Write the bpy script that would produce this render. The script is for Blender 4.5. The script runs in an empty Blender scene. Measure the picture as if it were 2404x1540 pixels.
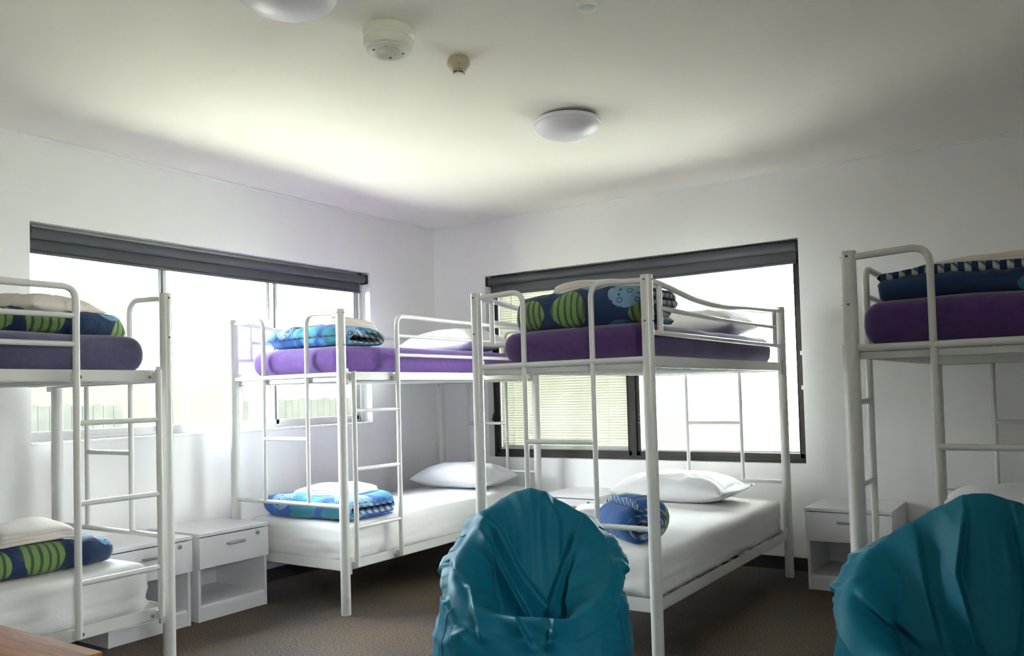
import bpy, bmesh, math, random
from math import sin, cos, pi, sqrt, radians, exp
from mathutils import Vector, Matrix, noise
random.seed(7)
S = bpy.context.scene
COL = S.collection

# ------------------------------------------------------------------ measured layout (metres)
FPX, CX, CY = 1919.3067, 1245.5163, 859.2107
CAM = Vector((4.4839, -5.4839, 1.2132)); YAW, PIT, ROL = radians(32.6884), radians(1.8893), radians(-1.5805)
H = 2.643
BW = .9406                    # bunk width between post centres
ZT, ZU, ZM, ZL = 1.7195, 1.3486, .9794, .6022
R1 = .2818
W1A, W1B, W1T, W1D = -3.311, -.793, 2.187, 1.011
W2A, W2B, W2T, W2D = .5406, 3.0869, 2.189, .697
ND, NH = .486, .486

# ------------------------------------------------------------------ materials
def new_mat(name):
    m = bpy.data.materials.new(name); m.use_nodes = True
    nt = m.node_tree; b = nt.nodes['Principled BSDF']
    return m, nt, b
def bump(nt, b, scale, strength, dist=.01, detail=3, stretch=None, prev=None):
    tc = nt.nodes.new('ShaderNodeTexCoord'); mp = nt.nodes.new('ShaderNodeMapping')
    n = nt.nodes.new('ShaderNodeTexNoise'); bp = nt.nodes.new('ShaderNodeBump')
    n.inputs['Scale'].default_value = scale; n.inputs['Detail'].default_value = detail
    bp.inputs['Strength'].default_value = strength; bp.inputs['Distance'].default_value = dist
    if stretch: mp.inputs['Scale'].default_value = stretch
    nt.links.new(tc.outputs['Object'], mp.inputs['Vector']); nt.links.new(mp.outputs[0], n.inputs['Vector'])
    nt.links.new(n.outputs[0], bp.inputs['Height'])
    if prev: nt.links.new(prev.outputs[0], bp.inputs['Normal'])
    nt.links.new(bp.outputs[0], b.inputs['Normal'])
    return bp
def simple(name, col, rough=.5, metal=0, bs=0, bst=.2, bd=.002, sheen=0, stretch=None, spec=.5, var=0, vscale=8):
    m, nt, b = new_mat(name)
    b.inputs['Base Color'].default_value = (*col, 1); b.inputs['Roughness'].default_value = rough
    b.inputs['Metallic'].default_value = metal
    b.inputs['Specular IOR Level'].default_value = spec
    if sheen: b.inputs['Sheen Weight'].default_value = sheen; b.inputs['Sheen Roughness'].default_value = .5
    if var:
        n = nt.nodes.new('ShaderNodeTexNoise'); n.inputs['Scale'].default_value = vscale; n.inputs['Detail'].default_value = 4
        tc = nt.nodes.new('ShaderNodeTexCoord'); nt.links.new(tc.outputs['Object'], n.inputs['Vector'])
        r = nt.nodes.new('ShaderNodeValToRGB')
        r.color_ramp.elements[0].position = .3; r.color_ramp.elements[1].position = .7
        r.color_ramp.elements[0].color = (*[c*(1-var) for c in col], 1); r.color_ramp.elements[1].color = (*[min(1, c*(1+var)) for c in col], 1)
        nt.links.new(n.outputs[0], r.inputs[0]); nt.links.new(r.outputs[0], b.inputs['Base Color'])
    if bs: bump(nt, b, bs, bst, bd, stretch=stretch)
    return m
M = {}
M['wall'] = simple('wall_paint', (.88, .872, .86), .65, bs=90, bst=.12, bd=.002)
M['ceiling'] = simple('ceiling_paint', (.94, .88, .815), .75, bs=120, bst=.1, bd=.002)
M['steel'] = simple('white_powder_coated_steel', (.70, .695, .66), .28, bs=160, bst=.06, bd=.001)
M['bolt'] = simple('dark_bolt', (.12, .12, .12), .4, .7)
M['white_board'] = simple('white_laminate', (.78, .76, .78), .38, bs=200, bst=.05, bd=.0005)
M['edge_dark'] = simple('shadow_gap_edging', (.10, .09, .09), .6)
M['chrome'] = simple('satin_metal', (.5, .5, .52), .25, 1)
M['handle'] = simple('grey_handle', (.36, .35, .38), .35, .6)
M['black'] = simple('black_rubber', (.02, .02, .022), .55)
M['blind'] = simple('charcoal_blind_fabric', (.065, .07, .08), .5, bs=400, bst=.25, bd=.0006)
M['alu'] = simple('pale_aluminium', (.55, .55, .55), .35, .35)
M['alu_dark'] = simple('dark_window_seal', (.06, .06, .06), .5)
M['bronze'] = simple('dark_bronze_frame', (.045, .04, .037), .38, .4)
M['sheet_white'] = simple('white_sheet', (.80, .785, .77), .85, bs=26, bst=.18, bd=.008, sheen=.1)
M['pillow_white'] = simple('white_pillowcase', (.83, .83, .84), .85, bs=18, bst=.35, bd=.012, sheen=.1)
M['cream'] = simple('cream_cotton', (.72, .66, .60), .9, bs=30, bst=.4, bd=.01)
M['purple'] = simple('purple_velour', (.115, .035, .27), .85, bs=60, bst=.35, bd=.004, sheen=.35, var=.18, vscale=30)
M['purple_dark'] = simple('deep_purple_velour', (.075, .028, .15), .9, bs=60, bst=.35, bd=.004, sheen=.3, var=.15, vscale=30)
M['slate'] = simple('slate_violet_velour', (.075, .07, .15), .9, bs=60, bst=.3, bd=.004, sheen=.3, var=.15, vscale=30)
M['light_dome'] = simple('opal_plastic', (.82, .78, .86), .38)
M['det_white'] = simple('white_detector_plastic', (.86, .84, .76), .45)
M['det_yellow'] = simple('aged_cream_plastic', (.55, .46, .32), .45)
M['slat'] = simple('blind_slat', (.90, .89, .80), .5)
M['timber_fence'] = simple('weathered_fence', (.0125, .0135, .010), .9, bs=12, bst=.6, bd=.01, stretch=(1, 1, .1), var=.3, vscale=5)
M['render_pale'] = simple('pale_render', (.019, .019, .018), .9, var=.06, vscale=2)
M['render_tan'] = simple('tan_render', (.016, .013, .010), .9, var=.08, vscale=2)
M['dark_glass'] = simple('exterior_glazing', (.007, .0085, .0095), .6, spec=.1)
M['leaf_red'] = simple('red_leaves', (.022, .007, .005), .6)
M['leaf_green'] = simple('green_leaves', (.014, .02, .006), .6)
M['trunk'] = simple('plant_stem', (.2, .15, .1), .8)
M['grass'] = simple('outdoor_grass', (.45, .445, .35), .95, bs=60, bst=.5, bd=.02, var=.3, vscale=3)

def glass_mat():
    m = bpy.data.materials.new('window_glass'); m.use_nodes = True
    nt = m.node_tree; nt.nodes.clear()
    o = nt.nodes.new('ShaderNodeOutputMaterial'); mx = nt.nodes.new('ShaderNodeMixShader')
    t = nt.nodes.new('ShaderNodeBsdfTransparent'); g = nt.nodes.new('ShaderNodeBsdfGlossy'); f = nt.nodes.new('ShaderNodeFresnel')
    g.inputs['Roughness'].default_value = .02; t.inputs[0].default_value = (.96, .98, .96, 1); f.inputs[0].default_value = 1.25
    nt.links.new(f.outputs[0], mx.inputs[0]); nt.links.new(t.outputs[0], mx.inputs[1]); nt.links.new(g.outputs[0], mx.inputs[2])
    nt.links.new(mx.outputs[0], o.inputs[0]); return m
M['glass'] = glass_mat()

def carpet_mat():
    m, nt, b = new_mat('grey_brown_carpet')
    b.inputs['Roughness'].default_value = 1; b.inputs['Specular IOR Level'].default_value = .1
    tc = nt.nodes.new('ShaderNodeTexCoord')
    n1 = nt.nodes.new('ShaderNodeTexNoise'); n1.inputs['Scale'].default_value = 150; n1.inputs['Detail'].default_value = 5
    n2 = nt.nodes.new('ShaderNodeTexNoise'); n2.inputs['Scale'].default_value = 1.6; n2.inputs['Detail'].default_value = 4
    r1 = nt.nodes.new('ShaderNodeValToRGB'); r2 = nt.nodes.new('ShaderNodeValToRGB'); mx = nt.nodes.new('ShaderNodeMix'); mx.data_type = 'RGBA'; mx.blend_type = 'MULTIPLY'; mx.inputs[0].default_value = 1
    r1.color_ramp.elements[0].position = .33; r1.color_ramp.elements[1].position = .68
    r1.color_ramp.elements[0].color = (.022, .019, .018, 1); r1.color_ramp.elements[1].color = (.235, .195, .168, 1)
    r2.color_ramp.elements[0].position = .35; r2.color_ramp.elements[1].position = .65
    r2.color_ramp.elements[0].color = (.75, .76, .82, 1); r2.color_ramp.elements[1].color = (1, .88, .70, 1)
    for n in (n1, n2): nt.links.new(tc.outputs['Object'], n.inputs['Vector'])
    nt.links.new(n1.outputs[0], r1.inputs[0]); nt.links.new(n2.outputs[0], r2.inputs[0])
    nt.links.new(r1.outputs[0], mx.inputs[6]); nt.links.new(r2.outputs[0], mx.inputs[7]); nt.links.new(mx.outputs[2], b.inputs['Base Color'])
    bp = nt.nodes.new('ShaderNodeBump'); bp.inputs['Strength'].default_value = .35; bp.inputs['Distance'].default_value = .003
    nt.links.new(n1.outputs[0], bp.inputs['Height']); nt.links.new(bp.outputs[0], b.inputs['Normal'])
    return m
M['carpet'] = carpet_mat()

def wood_mat():
    m, nt, b = new_mat('worn_timber_veneer')
    tc = nt.nodes.new('ShaderNodeTexCoord'); mp = nt.nodes.new('ShaderNodeMapping'); mp.inputs['Scale'].default_value = (3, 30, 30)
    n = nt.nodes.new('ShaderNodeTexNoise'); n.inputs['Scale'].default_value = 1.5; n.inputs['Detail'].default_value = 6
    r = nt.nodes.new('ShaderNodeValToRGB'); r.color_ramp.elements[0].position = .3; r.color_ramp.elements[1].position = .75
    r.color_ramp.elements[0].color = (.17, .058, .012, 1); r.color_ramp.elements[1].color = (.40, .165, .045, 1)
    v = nt.nodes.new('ShaderNodeTexNoise'); v.inputs['Scale'].default_value = 9; mp2 = nt.nodes.new('ShaderNodeMapping'); mp2.inputs['Scale'].default_value = (1, 5, 1)
    r2 = nt.nodes.new('ShaderNodeValToRGB'); r2.color_ramp.elements[0].position = .71; r2.color_ramp.elements[1].position = .74
    mx = nt.nodes.new('ShaderNodeMix'); mx.data_type = 'RGBA'; mx.inputs[7].default_value = (.62, .5, .36, 1)
    nt.links.new(tc.outputs['Object'], mp.inputs[0]); nt.links.new(mp.outputs[0], n.inputs['Vector']); nt.links.new(n.outputs[0], r.inputs[0])
    nt.links.new(tc.outputs['Object'], mp2.inputs[0]); nt.links.new(mp2.outputs[0], v.inputs['Vector']); nt.links.new(v.outputs[0], r2.inputs[0])
    nt.links.new(r2.outputs[0], mx.inputs[0]); nt.links.new(r.outputs[0], mx.inputs[6]); nt.links.new(mx.outputs[2], b.inputs['Base Color'])
    b.inputs['Roughness'].default_value = .55; b.inputs['Specular IOR Level'].default_value = .1
    return m
M['wood'] = wood_mat()
M['wood_edge'] = simple('table_edge_strip', (.20, .09, .045), .4)

def duvet_mat(name, base, seed, bright=1.0, scale=4.3):
    """blue cover printed with large round motifs: plain aqua, striped lime, pale blue with rings"""
    m, nt, b = new_mat(name); L = nt.links
    b.inputs['Roughness'].default_value = .85; b.inputs['Sheen Weight'].default_value = .1
    tc = nt.nodes.new('ShaderNodeTexCoord'); mp = nt.nodes.new('ShaderNodeMapping'); mp.inputs['Location'].default_value = (seed*1.37, seed*.71, seed*.33)
    L.new(tc.outputs['Object'], mp.inputs[0])
    vo = nt.nodes.new('ShaderNodeTexVoronoi'); vo.inputs['Scale'].default_value = scale; vo.inputs['Randomness'].default_value = .75
    L.new(mp.outputs[0], vo.inputs['Vector'])
    sep = nt.nodes.new('ShaderNodeSeparateColor'); L.new(vo.outputs['Color'], sep.inputs[0])
    def math_(op, a, bb=None):
        n = nt.nodes.new('ShaderNodeMath'); n.operation = op
        for i, x in enumerate((a, bb)):
            if x is None: continue
            if isinstance(x, (int, float)): n.inputs[i].default_value = x
            else: L.new(x, n.inputs[i])
        return n.outputs[0]
    def mix(f, a, bb):
        n = nt.nodes.new('ShaderNodeMix'); n.data_type = 'RGBA'; L.new(f, n.inputs[0])
        for i, x in ((6, a), (7, bb)):
            if isinstance(x, tuple): n.inputs[i].default_value = (*[c*bright for c in x], 1)
            else: L.new(x, n.inputs[i])
        return n.outputs[2]
    dist = vo.outputs['Distance']
    inside = math_('LESS_THAN', dist, .46)
    # stripes through the lime discs
    wv = nt.nodes.new('ShaderNodeTexWave'); wv.inputs['Scale'].default_value = 9; wv.inputs['Distortion'].default_value = 1.5; L.new(mp.outputs[0], wv.inputs['Vector'])
    lime = mix(math_('GREATER_THAN', wv.outputs[0], .74), (.27, .40, .12), (.05, .15, .09))
    # small rings through the pale discs
    v2 = nt.nodes.new('ShaderNodeTexVoronoi'); v2.inputs['Scale'].default_value = scale*5; v2.inputs['Randomness'].default_value = .4; L.new(mp.outputs[0], v2.inputs['Vector'])
    ring = math_('MULTIPLY', math_('GREATER_THAN', v2.outputs['Distance'], .24), math_('LESS_THAN', v2.outputs['Distance'], .34))
    pale = mix(ring, (.24, .42, .62), (.03, .10, .28))
    aqua = (.055, .28, .40)
    disc = mix(math_('LESS_THAN', sep.outputs[0], .30), aqua, lime)
    disc = mix(math_('GREATER_THAN', sep.outputs[0], .68), disc, pale)
    use = math_('MULTIPLY', inside, math_('GREATER_THAN', sep.outputs[1], .28))
    L.new(mix(use, base, disc), b.inputs['Base Color'])
    bump(nt, b, 22, .5, .012, stretch=(1, 2.2, 1))
    return m
M['duvet_dark'] = duvet_mat('dark_blue_printed_cotton', (.014, .042, .13), 4, .75, 4.8)
M['duvet_deep'] = duvet_mat('deep_blue_printed_cotton', (.010, .045, .15), 6, .7, 3.4)
M['duvet_mid'] = duvet_mat('blue_printed_cotton', (.03, .11, .32), 3, 1.0)
M['duvet_bright'] = duvet_mat('bright_blue_printed_cotton', (.035, .14, .44), 5, 1.05, 4.0)
def stripe_mat(name, a, c, scale):
    m, nt, b = new_mat(name); tc = nt.nodes.new('ShaderNodeTexCoord'); w = nt.nodes.new('ShaderNodeTexWave')
    w.bands_direction = 'DIAGONAL'; w.inputs['Scale'].default_value = scale; w.inputs['Distortion'].default_value = .6
    r = nt.nodes.new('ShaderNodeValToRGB'); r.color_ramp.interpolation = 'CONSTANT'
    e = r.color_ramp.elements; e[0].color = (*a, 1); e[1].position = .45; e[1].color = (*c, 1)
    x = e.new(.7); x.color = (.36, .44, .5, 1); x = e.new(.85); x.color = (.04, .10, .24, 1)
    nt.links.new(tc.outputs['Object'], w.inputs['Vector']); nt.links.new(w.outputs[0], r.inputs[0]); nt.links.new(r.outputs[0], b.inputs['Base Color'])
    b.inputs['Roughness'].default_value = .9; return m
M['reverse'] = stripe_mat('striped_duvet_reverse', (.50, .50, .42), (.30, .34, .28), 14)
M['reverse_blue'] = stripe_mat('striped_blue_duvet_reverse', (.42, .52, .6), (.05, .14, .36), 12)
def bean_mat():
    m, nt, b = new_mat('teal_coated_fabric')
    b.inputs['Base Color'].default_value = (.001, .135, .215, 1); b.inputs['Roughness'].default_value = .58
    b.inputs['Specular IOR Level'].default_value = .25
    b1 = bump(nt, b, 6, .25, .03, 5)
    bump(nt, b, 500, .12, .0006, 1, prev=b1)
    return m
M['teal'] = bean_mat()

# ------------------------------------------------------------------ mesh helpers
class MB:
    def __init__(s): s.v = []; s.f = []; s.mi = []
    def add(s, vs, fs, mi=0):
        o = len(s.v); s.v += [tuple(v) for v in vs]; s.f += [tuple(i+o for i in f) for f in fs]; s.mi += [mi]*len(fs); return s
    def box(s, x0, y0, z0, x1, y1, z1, mi=0, bev=0):
        if bev:
            bm = bmesh.new(); bmesh.ops.create_cube(bm, size=1)
            for v in bm.verts: v.co = Vector(((x0+x1)/2+v.co.x*(x1-x0), (y0+y1)/2+v.co.y*(y1-y0), (z0+z1)/2+v.co.z*(z1-z0)))
            bmesh.ops.bevel(bm, geom=bm.edges[:], offset=bev, segments=2, affect='EDGES', profile=.5)
            bm.verts.index_update(); s.add([v.co[:] for v in bm.verts], [[v.index for v in f.verts] for f in bm.faces], mi); bm.free(); return s
        v = [(x, y, z) for x in (x0, x1) for y in (y0, y1) for z in (z0, z1)]
        return s.add(v, [(0, 1, 3, 2), (4, 6, 7, 5), (0, 4, 5, 1), (2, 3, 7, 6), (0, 2, 6, 4), (1, 5, 7, 3)], mi)
    def tube(s, pts, r, seg=14, cap=True, mi=0, hollow=0):
        pts = [Vector(p) for p in pts]; n = len(pts); rings = []
        t0 = (pts[1]-pts[0]).normalized(); up = Vector((0, 0, 1)) if abs(t0.z) < .9 else Vector((1, 0, 0))
        a = t0.cross(up).normalized()
        for i, p in enumerate(pts):
            t = (pts[min(i+1, n-1)]-pts[max(i-1, 0)]).normalized()
            a = (a-t*a.dot(t)).normalized(); b = t.cross(a)
            k = 1.0
            if 0 < i < n-1:
                d = (pts[i]-pts[i-1]).normalized().dot((pts[i+1]-pts[i]).normalized()); k = 1/max(.5, sqrt((1+d)/2))
            rr = r[i] if isinstance(r, (list, tuple)) else r
            rings.append([p+(a*cos(2*pi*j/seg)+b*sin(2*pi*j/seg))*rr*k for j in range(seg)])
        vs = [v for R in rings for v in R]
        fs = [(i*seg+j, i*seg+(j+1) % seg, (i+1)*seg+(j+1) % seg, (i+1)*seg+j) for i in range(n-1) for j in range(seg)]
        if hollow:   # an open pipe end at the last point
            c = pts[-1]; inn = [c+(v-c)*hollow for v in rings[-1]]; dn = [v-(pts[-1]-pts[-2]).normalized()*.05 for v in inn]
            o = len(vs); vs += inn+dn; b0 = (n-1)*seg
            for j in range(seg):
                k = (j+1) % seg; fs += [(b0+j, b0+k, o+k, o+j), (o+j, o+k, o+seg+k, o+seg+j)]
            fs.append(tuple(o+seg+j for j in range(seg))); fs.append(tuple(reversed(range(seg))))
        elif cap: fs += [tuple(reversed(range(seg))), tuple((n-1)*seg+j for j in range(seg))]
        return s.add(vs, fs, mi)
    def lathe(s, prof, seg=48, c=(0, 0, 0), mi=0):
        vs = []; fs = []
        for r, z in prof:
            vs += [(c[0]+r*cos(2*pi*j/seg), c[1]+r*sin(2*pi*j/seg), c[2]+z) for j in range(seg)]
        for i in range(len(prof)-1):
            for j in range(seg): fs.append((i*seg+j, i*seg+(j+1) % seg, (i+1)*seg+(j+1) % seg, (i+1)*seg+j))
        return s.add(vs, fs, mi)
    def disc(s, c, n, r, t, seg=16, mi=0):
        n = Vector(n).normalized(); c = Vector(c); return s.tube([c-n*t/2, c+n*t/2], r, seg, True, mi)
    def build(s, name, mats, parent=None, smooth=40, loc=None, normals=True):
        me = bpy.data.meshes.new(name); me.from_pydata(s.v, [], s.f)
        if not isinstance(mats, (list, tuple)): mats = [mats]
        for m in mats: me.materials.append(m)
        for p, k in zip(me.polygons, s.mi): p.material_index = k
        bm = bmesh.new(); bm.from_mesh(me)
        if normals: bmesh.ops.remove_doubles(bm, verts=bm.verts[:], dist=1e-6); bmesh.ops.recalc_face_normals(bm, faces=bm.faces[:])
        bm.to_mesh(me); bm.free()
        if smooth:
            me.shade_smooth()
            if smooth < 180: me.set_sharp_from_angle(angle=radians(smooth))
        o = bpy.data.objects.new(name, me); COL.objects.link(o)
        if parent: o.parent = parent
        if loc: o.location = loc
        return o
def tag(o, label=None, cat=None, group=None, kind=None):
    if label: o['label'] = label
    if cat: o['category'] = cat
    if group: o['group'] = group
    if kind: o['kind'] = kind
    return o
def empty(name, loc=(0, 0, 0), rz=0, label=None, cat=None, group=None, kind=None):
    o = bpy.data.objects.new(name, None); COL.objects.link(o); o.location = loc; o.rotation_euler.z = rz
    o.empty_display_size = .1
    return tag(o, label, cat, group, kind)
def part(o, label): o['label'] = label; return o
def fillet(pts, r, n=7):
    pts = [Vector(p) for p in pts]; out = [pts[0]]
    for i in range(1, len(pts)-1):
        p = pts[i]; a = (pts[i-1]-p); b = (pts[i+1]-p); rr = min(r, a.length*.49, b.length*.49); a.normalize(); b.normalize()
        p0 = p+a*rr; p1 = p+b*rr
        for k in range(n+1):
            t = k/n; out.append(p0*(1-t)**2+p*2*t*(1-t)+p1*t*t)
    out.append(pts[-1]); return out

# ------------------------------------------------------------------ room shell
def struct(name, mb, mats, smooth=0): return tag(mb.build(name, mats, smooth=smooth), kind='structure')
RX, RY, T = 6.1, -7.3, .2
struct('floor', MB().box(-T, RY-T, -.12, RX+T, T, 0), M['carpet'])
struct('ceiling', MB().box(-T, RY-T, H, RX+T, T, H+.2), M['ceiling'])
def holed(mb, ax, a0, a1, h0, h1, z0, z1, zt, p0, p1):
    for (b0, b1, c0, c1) in ((a0, h0, 0, zt), (h1, a1, 0, zt), (h0, h1, 0, z0), (h0, h1, z1, zt)):
        if ax == 'y': mb.box(p0, b0, c0, p1, b1, c1)
        else: mb.box(b0, p0, c0, b1, p1, c1)
    return mb
struct('wall_left', holed(MB(), 'y', RY, 0, W1A, W1B, W1D, W1T, H, -T, 0), M['wall'])
struct('wall_back', holed(MB(), 'x', -T, RX+T, W2A, W2B, W2D, W2T, H, 0, T), M['wall'])
struct('wall_right', holed(MB(), 'y', RY, 0, -6.0, -5.1, 1.4, 2.2, H, RX, RX+T), M['wall'])  # opening cut for the added fill window
struct('wall_front', MB().box(-T, RY-T, 0, RX+T, RY, H), M['wall'])
struct('baseboard_left', MB().box(0, RY, 0, .012, 0, .085, bev=.003), M['black'])
struct('baseboard_back', MB().box(.012, -.012, 0, RX, 0, .085, bev=.003), M['black'])
struct('trim_1', MB().box(0, RY, H-.022, .012, 0, H, bev=.004), M['wall'])
struct('trim_2', MB().box(0.012, -.008, H-.014, RX, 0, H, bev=.003), M['wall'])

# window 1: pale aluminium sliding window in three lights
w1 = empty('window_1', (-.1, (W1A+W1B)/2, W1D), kind='structure')
def wbox(mb, *a, **k): return mb.box(*a, **k)
def rel(o, p):   # parent keeping world coordinates (mesh written in world coordinates)
    o.parent = p; o.matrix_parent_inverse = Matrix.Translation(-p.location) if p.rotation_euler.z == 0 else p.matrix_basis.inverted(); return o
f = MB(); X0, X1 = -.135, -.085
f.box(X0, W1A, W1D, X1, W1B, W1D+.018); f.box(X0, W1A, W1D+.018, X1-.018, W1B, W1D+.036); f.box(X0, W1A, W1T-.04, X1, W1B, W1T)
f.box(X0, W1A, W1D, X1, W1A+.022, W1T); f.box(X0, W1B-.035, W1D, X1, W1B, W1T)
rel(f.build('outer_frame', M['alu'], smooth=0), w1)
edges = [(-3.289, -2.462, X0+.004), (-2.528, -1.622, X0+.024), (-1.70, -.828, X0+.004)]
for a, b, x in edges:
    s_ = MB(); z0, z1 = W1D+.036, W1T-.04; w = .024
    s_.box(x, a, z0, x+.018, a+w, z1); s_.box(x, b-w, z0, x+.018, b, z1); s_.box(x, a, z0, x+.018, b, z0+.03); s_.box(x, a, z1-.03, x+.018, b, z1)
    so = rel(s_.build('sash', M['alu'], smooth=0), w1)
    g = MB().box(x+.007, a+w, z0+.03, x+.011, b-w, z1-.03).build('glass_pane', M['glass'], smooth=0); g.parent = so
    for yy in (a+w, b-w): MB().box(x+.003, yy-.003, z0+.03, x+.0185, yy+.003, z1-.03).build('seal', M['alu_dark'], smooth=0).parent = so
sill = MB().box(-.085, W1A, W1D-.004, .004, W1B, W1D+.012, bev=.002)
rel(sill.build('sill', M['wall'], smooth=0), w1)

# window 2: dark bronze frame, fixed wide light and blind-filled sash
w2 = empty('window_2', ((W2A+W2B)/2, .1, W2D), kind='structure')
f = MB(); Y0, Y1 = .07, .14; e = .008
f.box(W2A+e, Y0, W2D, W2B, Y1, W2D+.03); f.box(W2A+e, Y0, W2T-.045, W2B, Y1, W2T)
f.box(W2A+e, Y0, W2D, W2A+.03, Y1, W2T); f.box(W2B-.025, Y0, W2D, W2B, Y1, W2T); f.box(1.80, Y0-.004, W2D+.03, 1.84, Y1, W2T-.04)
rel(f.build('outer_frame', M['bronze'], smooth=0), w2)
for a, b in ((W2A+.03, 1.80), (1.84, W2B-.025)):
    s_ = MB(); z0, z1 = W2D+.03, W2T-.045; w = .03; y = .078
    s_.box(a, y, z0, a+w, y+.055, z1); s_.box(b-w, y, z0, b, y+.055, z1); s_.box(a, y, z0, b, y+.055, z0+.032); s_.box(a, y, z1-.03, b, y+.055, z1)
    for yy in (a+w, b-w): s_.box(yy-.003, y-.003, z0, yy+.003, y, z1)
    so = rel(s_.build('sash', M['bronze'], smooth=0), w2)
    g = MB().box(a+w, y+.003, z0+.032, b-w, y+.007, z1-.03).build('glass_pane', M['glass'], smooth=0); g.parent = so
lt = MB(); lt.box(.556, .045, .975, .574, .072, 1.03, bev=.003)
lt.tube([(.565, .05, 1.01), (.565, .03, 1.0), (.585, .012, 1.045), (.60, .008, 1.06)], .006, 8)
rel(part(lt.build('window_latch', M['black']), 'black window latch lever'), w2)
for z in (.97, 1.0, 1.03): rel(MB().disc((1.862, .0775, z), (0, 1, 0), .004, .006, 8).build('frame_screw', M['chrome']), w2)

def venetian(name, x0, x1, z0, z1, y, tilt, label, step=.0215):
    root = empty(name, ((x0+x1)/2, y, z0), label=label, cat='blind')
    mb = MB(); z = z0+.02; w = .0125; t = .0004
    while z < z1-.03:
        dy, dz = w*cos(tilt), w*sin(tilt)
        pr = [(-1, 0), (-.5, .0018), (0, .0024), (.5, .0018), (1, 0)]
        vs = []; fs = []
        for xx in (x0, x1):
            for u, h in pr:
                vs.append((xx, y+u*dy-h*sin(tilt), z+u*dz+h*cos(tilt)))
            for u, h in reversed(pr):
                vs.append((xx, y+u*dy-(h-t*2)*sin(tilt), z+u*dz+(h-t*2)*cos(tilt)))
        n = 10
        for i in range(n): fs.append((i, (i+1) % n, n+(i+1) % n, n+i))
        mb.add(vs, fs); z += step
    rel(mb.build('slats', M['slat'], smooth=60), root)
    rel(MB().box(x0, y-.014, z1-.03, x1, y+.014, z1, bev=.003).build('headrail', M['slat']), root)
    rel(MB().box(x0, y-.012, z0, x1, y+.012, z0+.012, bev=.003).build('bottom_rail', M['slat']), root)
    for xx in (x0+.13, x1-.16): rel(MB().tube([(xx, y-.0135, z0+.01), (xx, y-.0135, z1-.02)], .0022, 6).build('ladder_cord', M['slat']), root)
venetian('venetian_blind', .605, 1.765, W2D+.064, W2T-.08, .104, radians(-77), 'cream venetian blind with nearly closed slats in left half of dark framed window', .0205)
venetian('venetian_blind', 1.875, 3.025, W2D+.064, W2T-.08, .104, radians(4), 'white venetian blind with open slats, glaring bright in right half of dark framed window')

# roller blinds
def roller(label, along, a, b, off, zc, r, zh, hang):
    """tube with fabric tail; along 'y' hangs on the left wall, 'x' on the back wall"""
    root = empty('roller_blind', (off, (a+b)/2, zc) if along == 'y' else ((a+b)/2, off, zc), label=label, cat='blind')
    def P(u, d, z): return (off+d, u, z) if along == 'y' else (u, off+d, z)
    n = 24; t = MB(); t.tube([P(a+.02+(b-a-.04)*i/n, 0, zc-.004*sin(pi*i/n)) for i in range(n+1)], r, 24)
    rel(t.build('roller_tube', M['blind']), root)
    fb = MB(); N = 30
    vs = []; fs = []
    for i in range(N+1):
        u = a+.03+(b-a-.06)*i/N; sg = -.006*sin(pi*i/N)
        for (d, z) in ((hang, zc), (hang, zh+.02), (hang-.0015 if hang > 0 else hang+.0015, zh+.02), (hang-.0015 if hang > 0 else hang+.0015, zc)):
            vs.append(P(u, d, z+sg))
    for i in range(N):
        for j in range(4): fs.append((i*4+j, i*4+(j+1) % 4, i*4+4+(j+1) % 4, i*4+4+j))
    fs += [(0, 1, 2, 3), (N*4, N*4+3, N*4+2, N*4+1)]
    fb.add(vs, fs); rel(fb.build('blind_fabric', M['blind'], smooth=30), root)
    rel(MB().tube([P(a+.03+(b-a-.06)*i/N, hang, zh+.011-.006*sin(pi*i/N)) for i in range(N+1)], .011, 12).build('hem_bar', M['blind']), root)
    for u, s_ in ((a, 1), (b, -1)):
        br = MB(); q0 = P(u+.002*s_, -.036, zc-.038); q1 = P(u+.016*s_, .036, zc+.034)
        br.box(min(q0[0], q1[0]), min(q0[1], q1[1]), q0[2], max(q0[0], q1[0]), max(q0[1], q1[1]), q1[2], bev=.003)
        rel(part(br.build('bracket', M['black']), 'black roller blind bracket'), root)
roller('charcoal roller blind rolled up over the pale framed window on the left', 'y', W1A, W1B, -.05, 2.137, .031, 2.03, -.031)
roller('charcoal roller blind rolled up over the dark framed window', 'x', W2A, W2B, .035, 2.142, .033, 2.027, .022)
w3 = empty('added_fill_window', (RX+.1, -5.55, 1.4), kind='structure')  # added window out of view, brings daylight to the dark right side
f = MB()
for b_ in ((-6.0, 1.4, -5.1, 1.44), (-6.0, 2.16, -5.1, 2.2), (-6.0, 1.4, -5.96, 2.2), (-5.14, 1.4, -5.1, 2.2)): f.box(RX+.08, b_[0], b_[1], RX+.12, b_[2], b_[3])
rel(f.build('outer_frame', M['alu'], smooth=0), w3)
rel(MB().box(RX+.098, -5.96, 1.44, RX+.102, -5.14, 2.16).build('glass_pane', M['glass'], smooth=0), w3)
# curtain-chain clips on the right jamb of window 2
for z, l in ((1.43, 'upper small clear chain clip on the right jamb of the dark framed window'), (1.20, 'lower small clear chain clip on the right jamb of the dark framed window')):
    tag(MB().box(3.060, .052, z-.014, 3.084, .068, z+.014, bev=.003).build('chain_clip', M['sheet_white']), l, 'clip')

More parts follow.
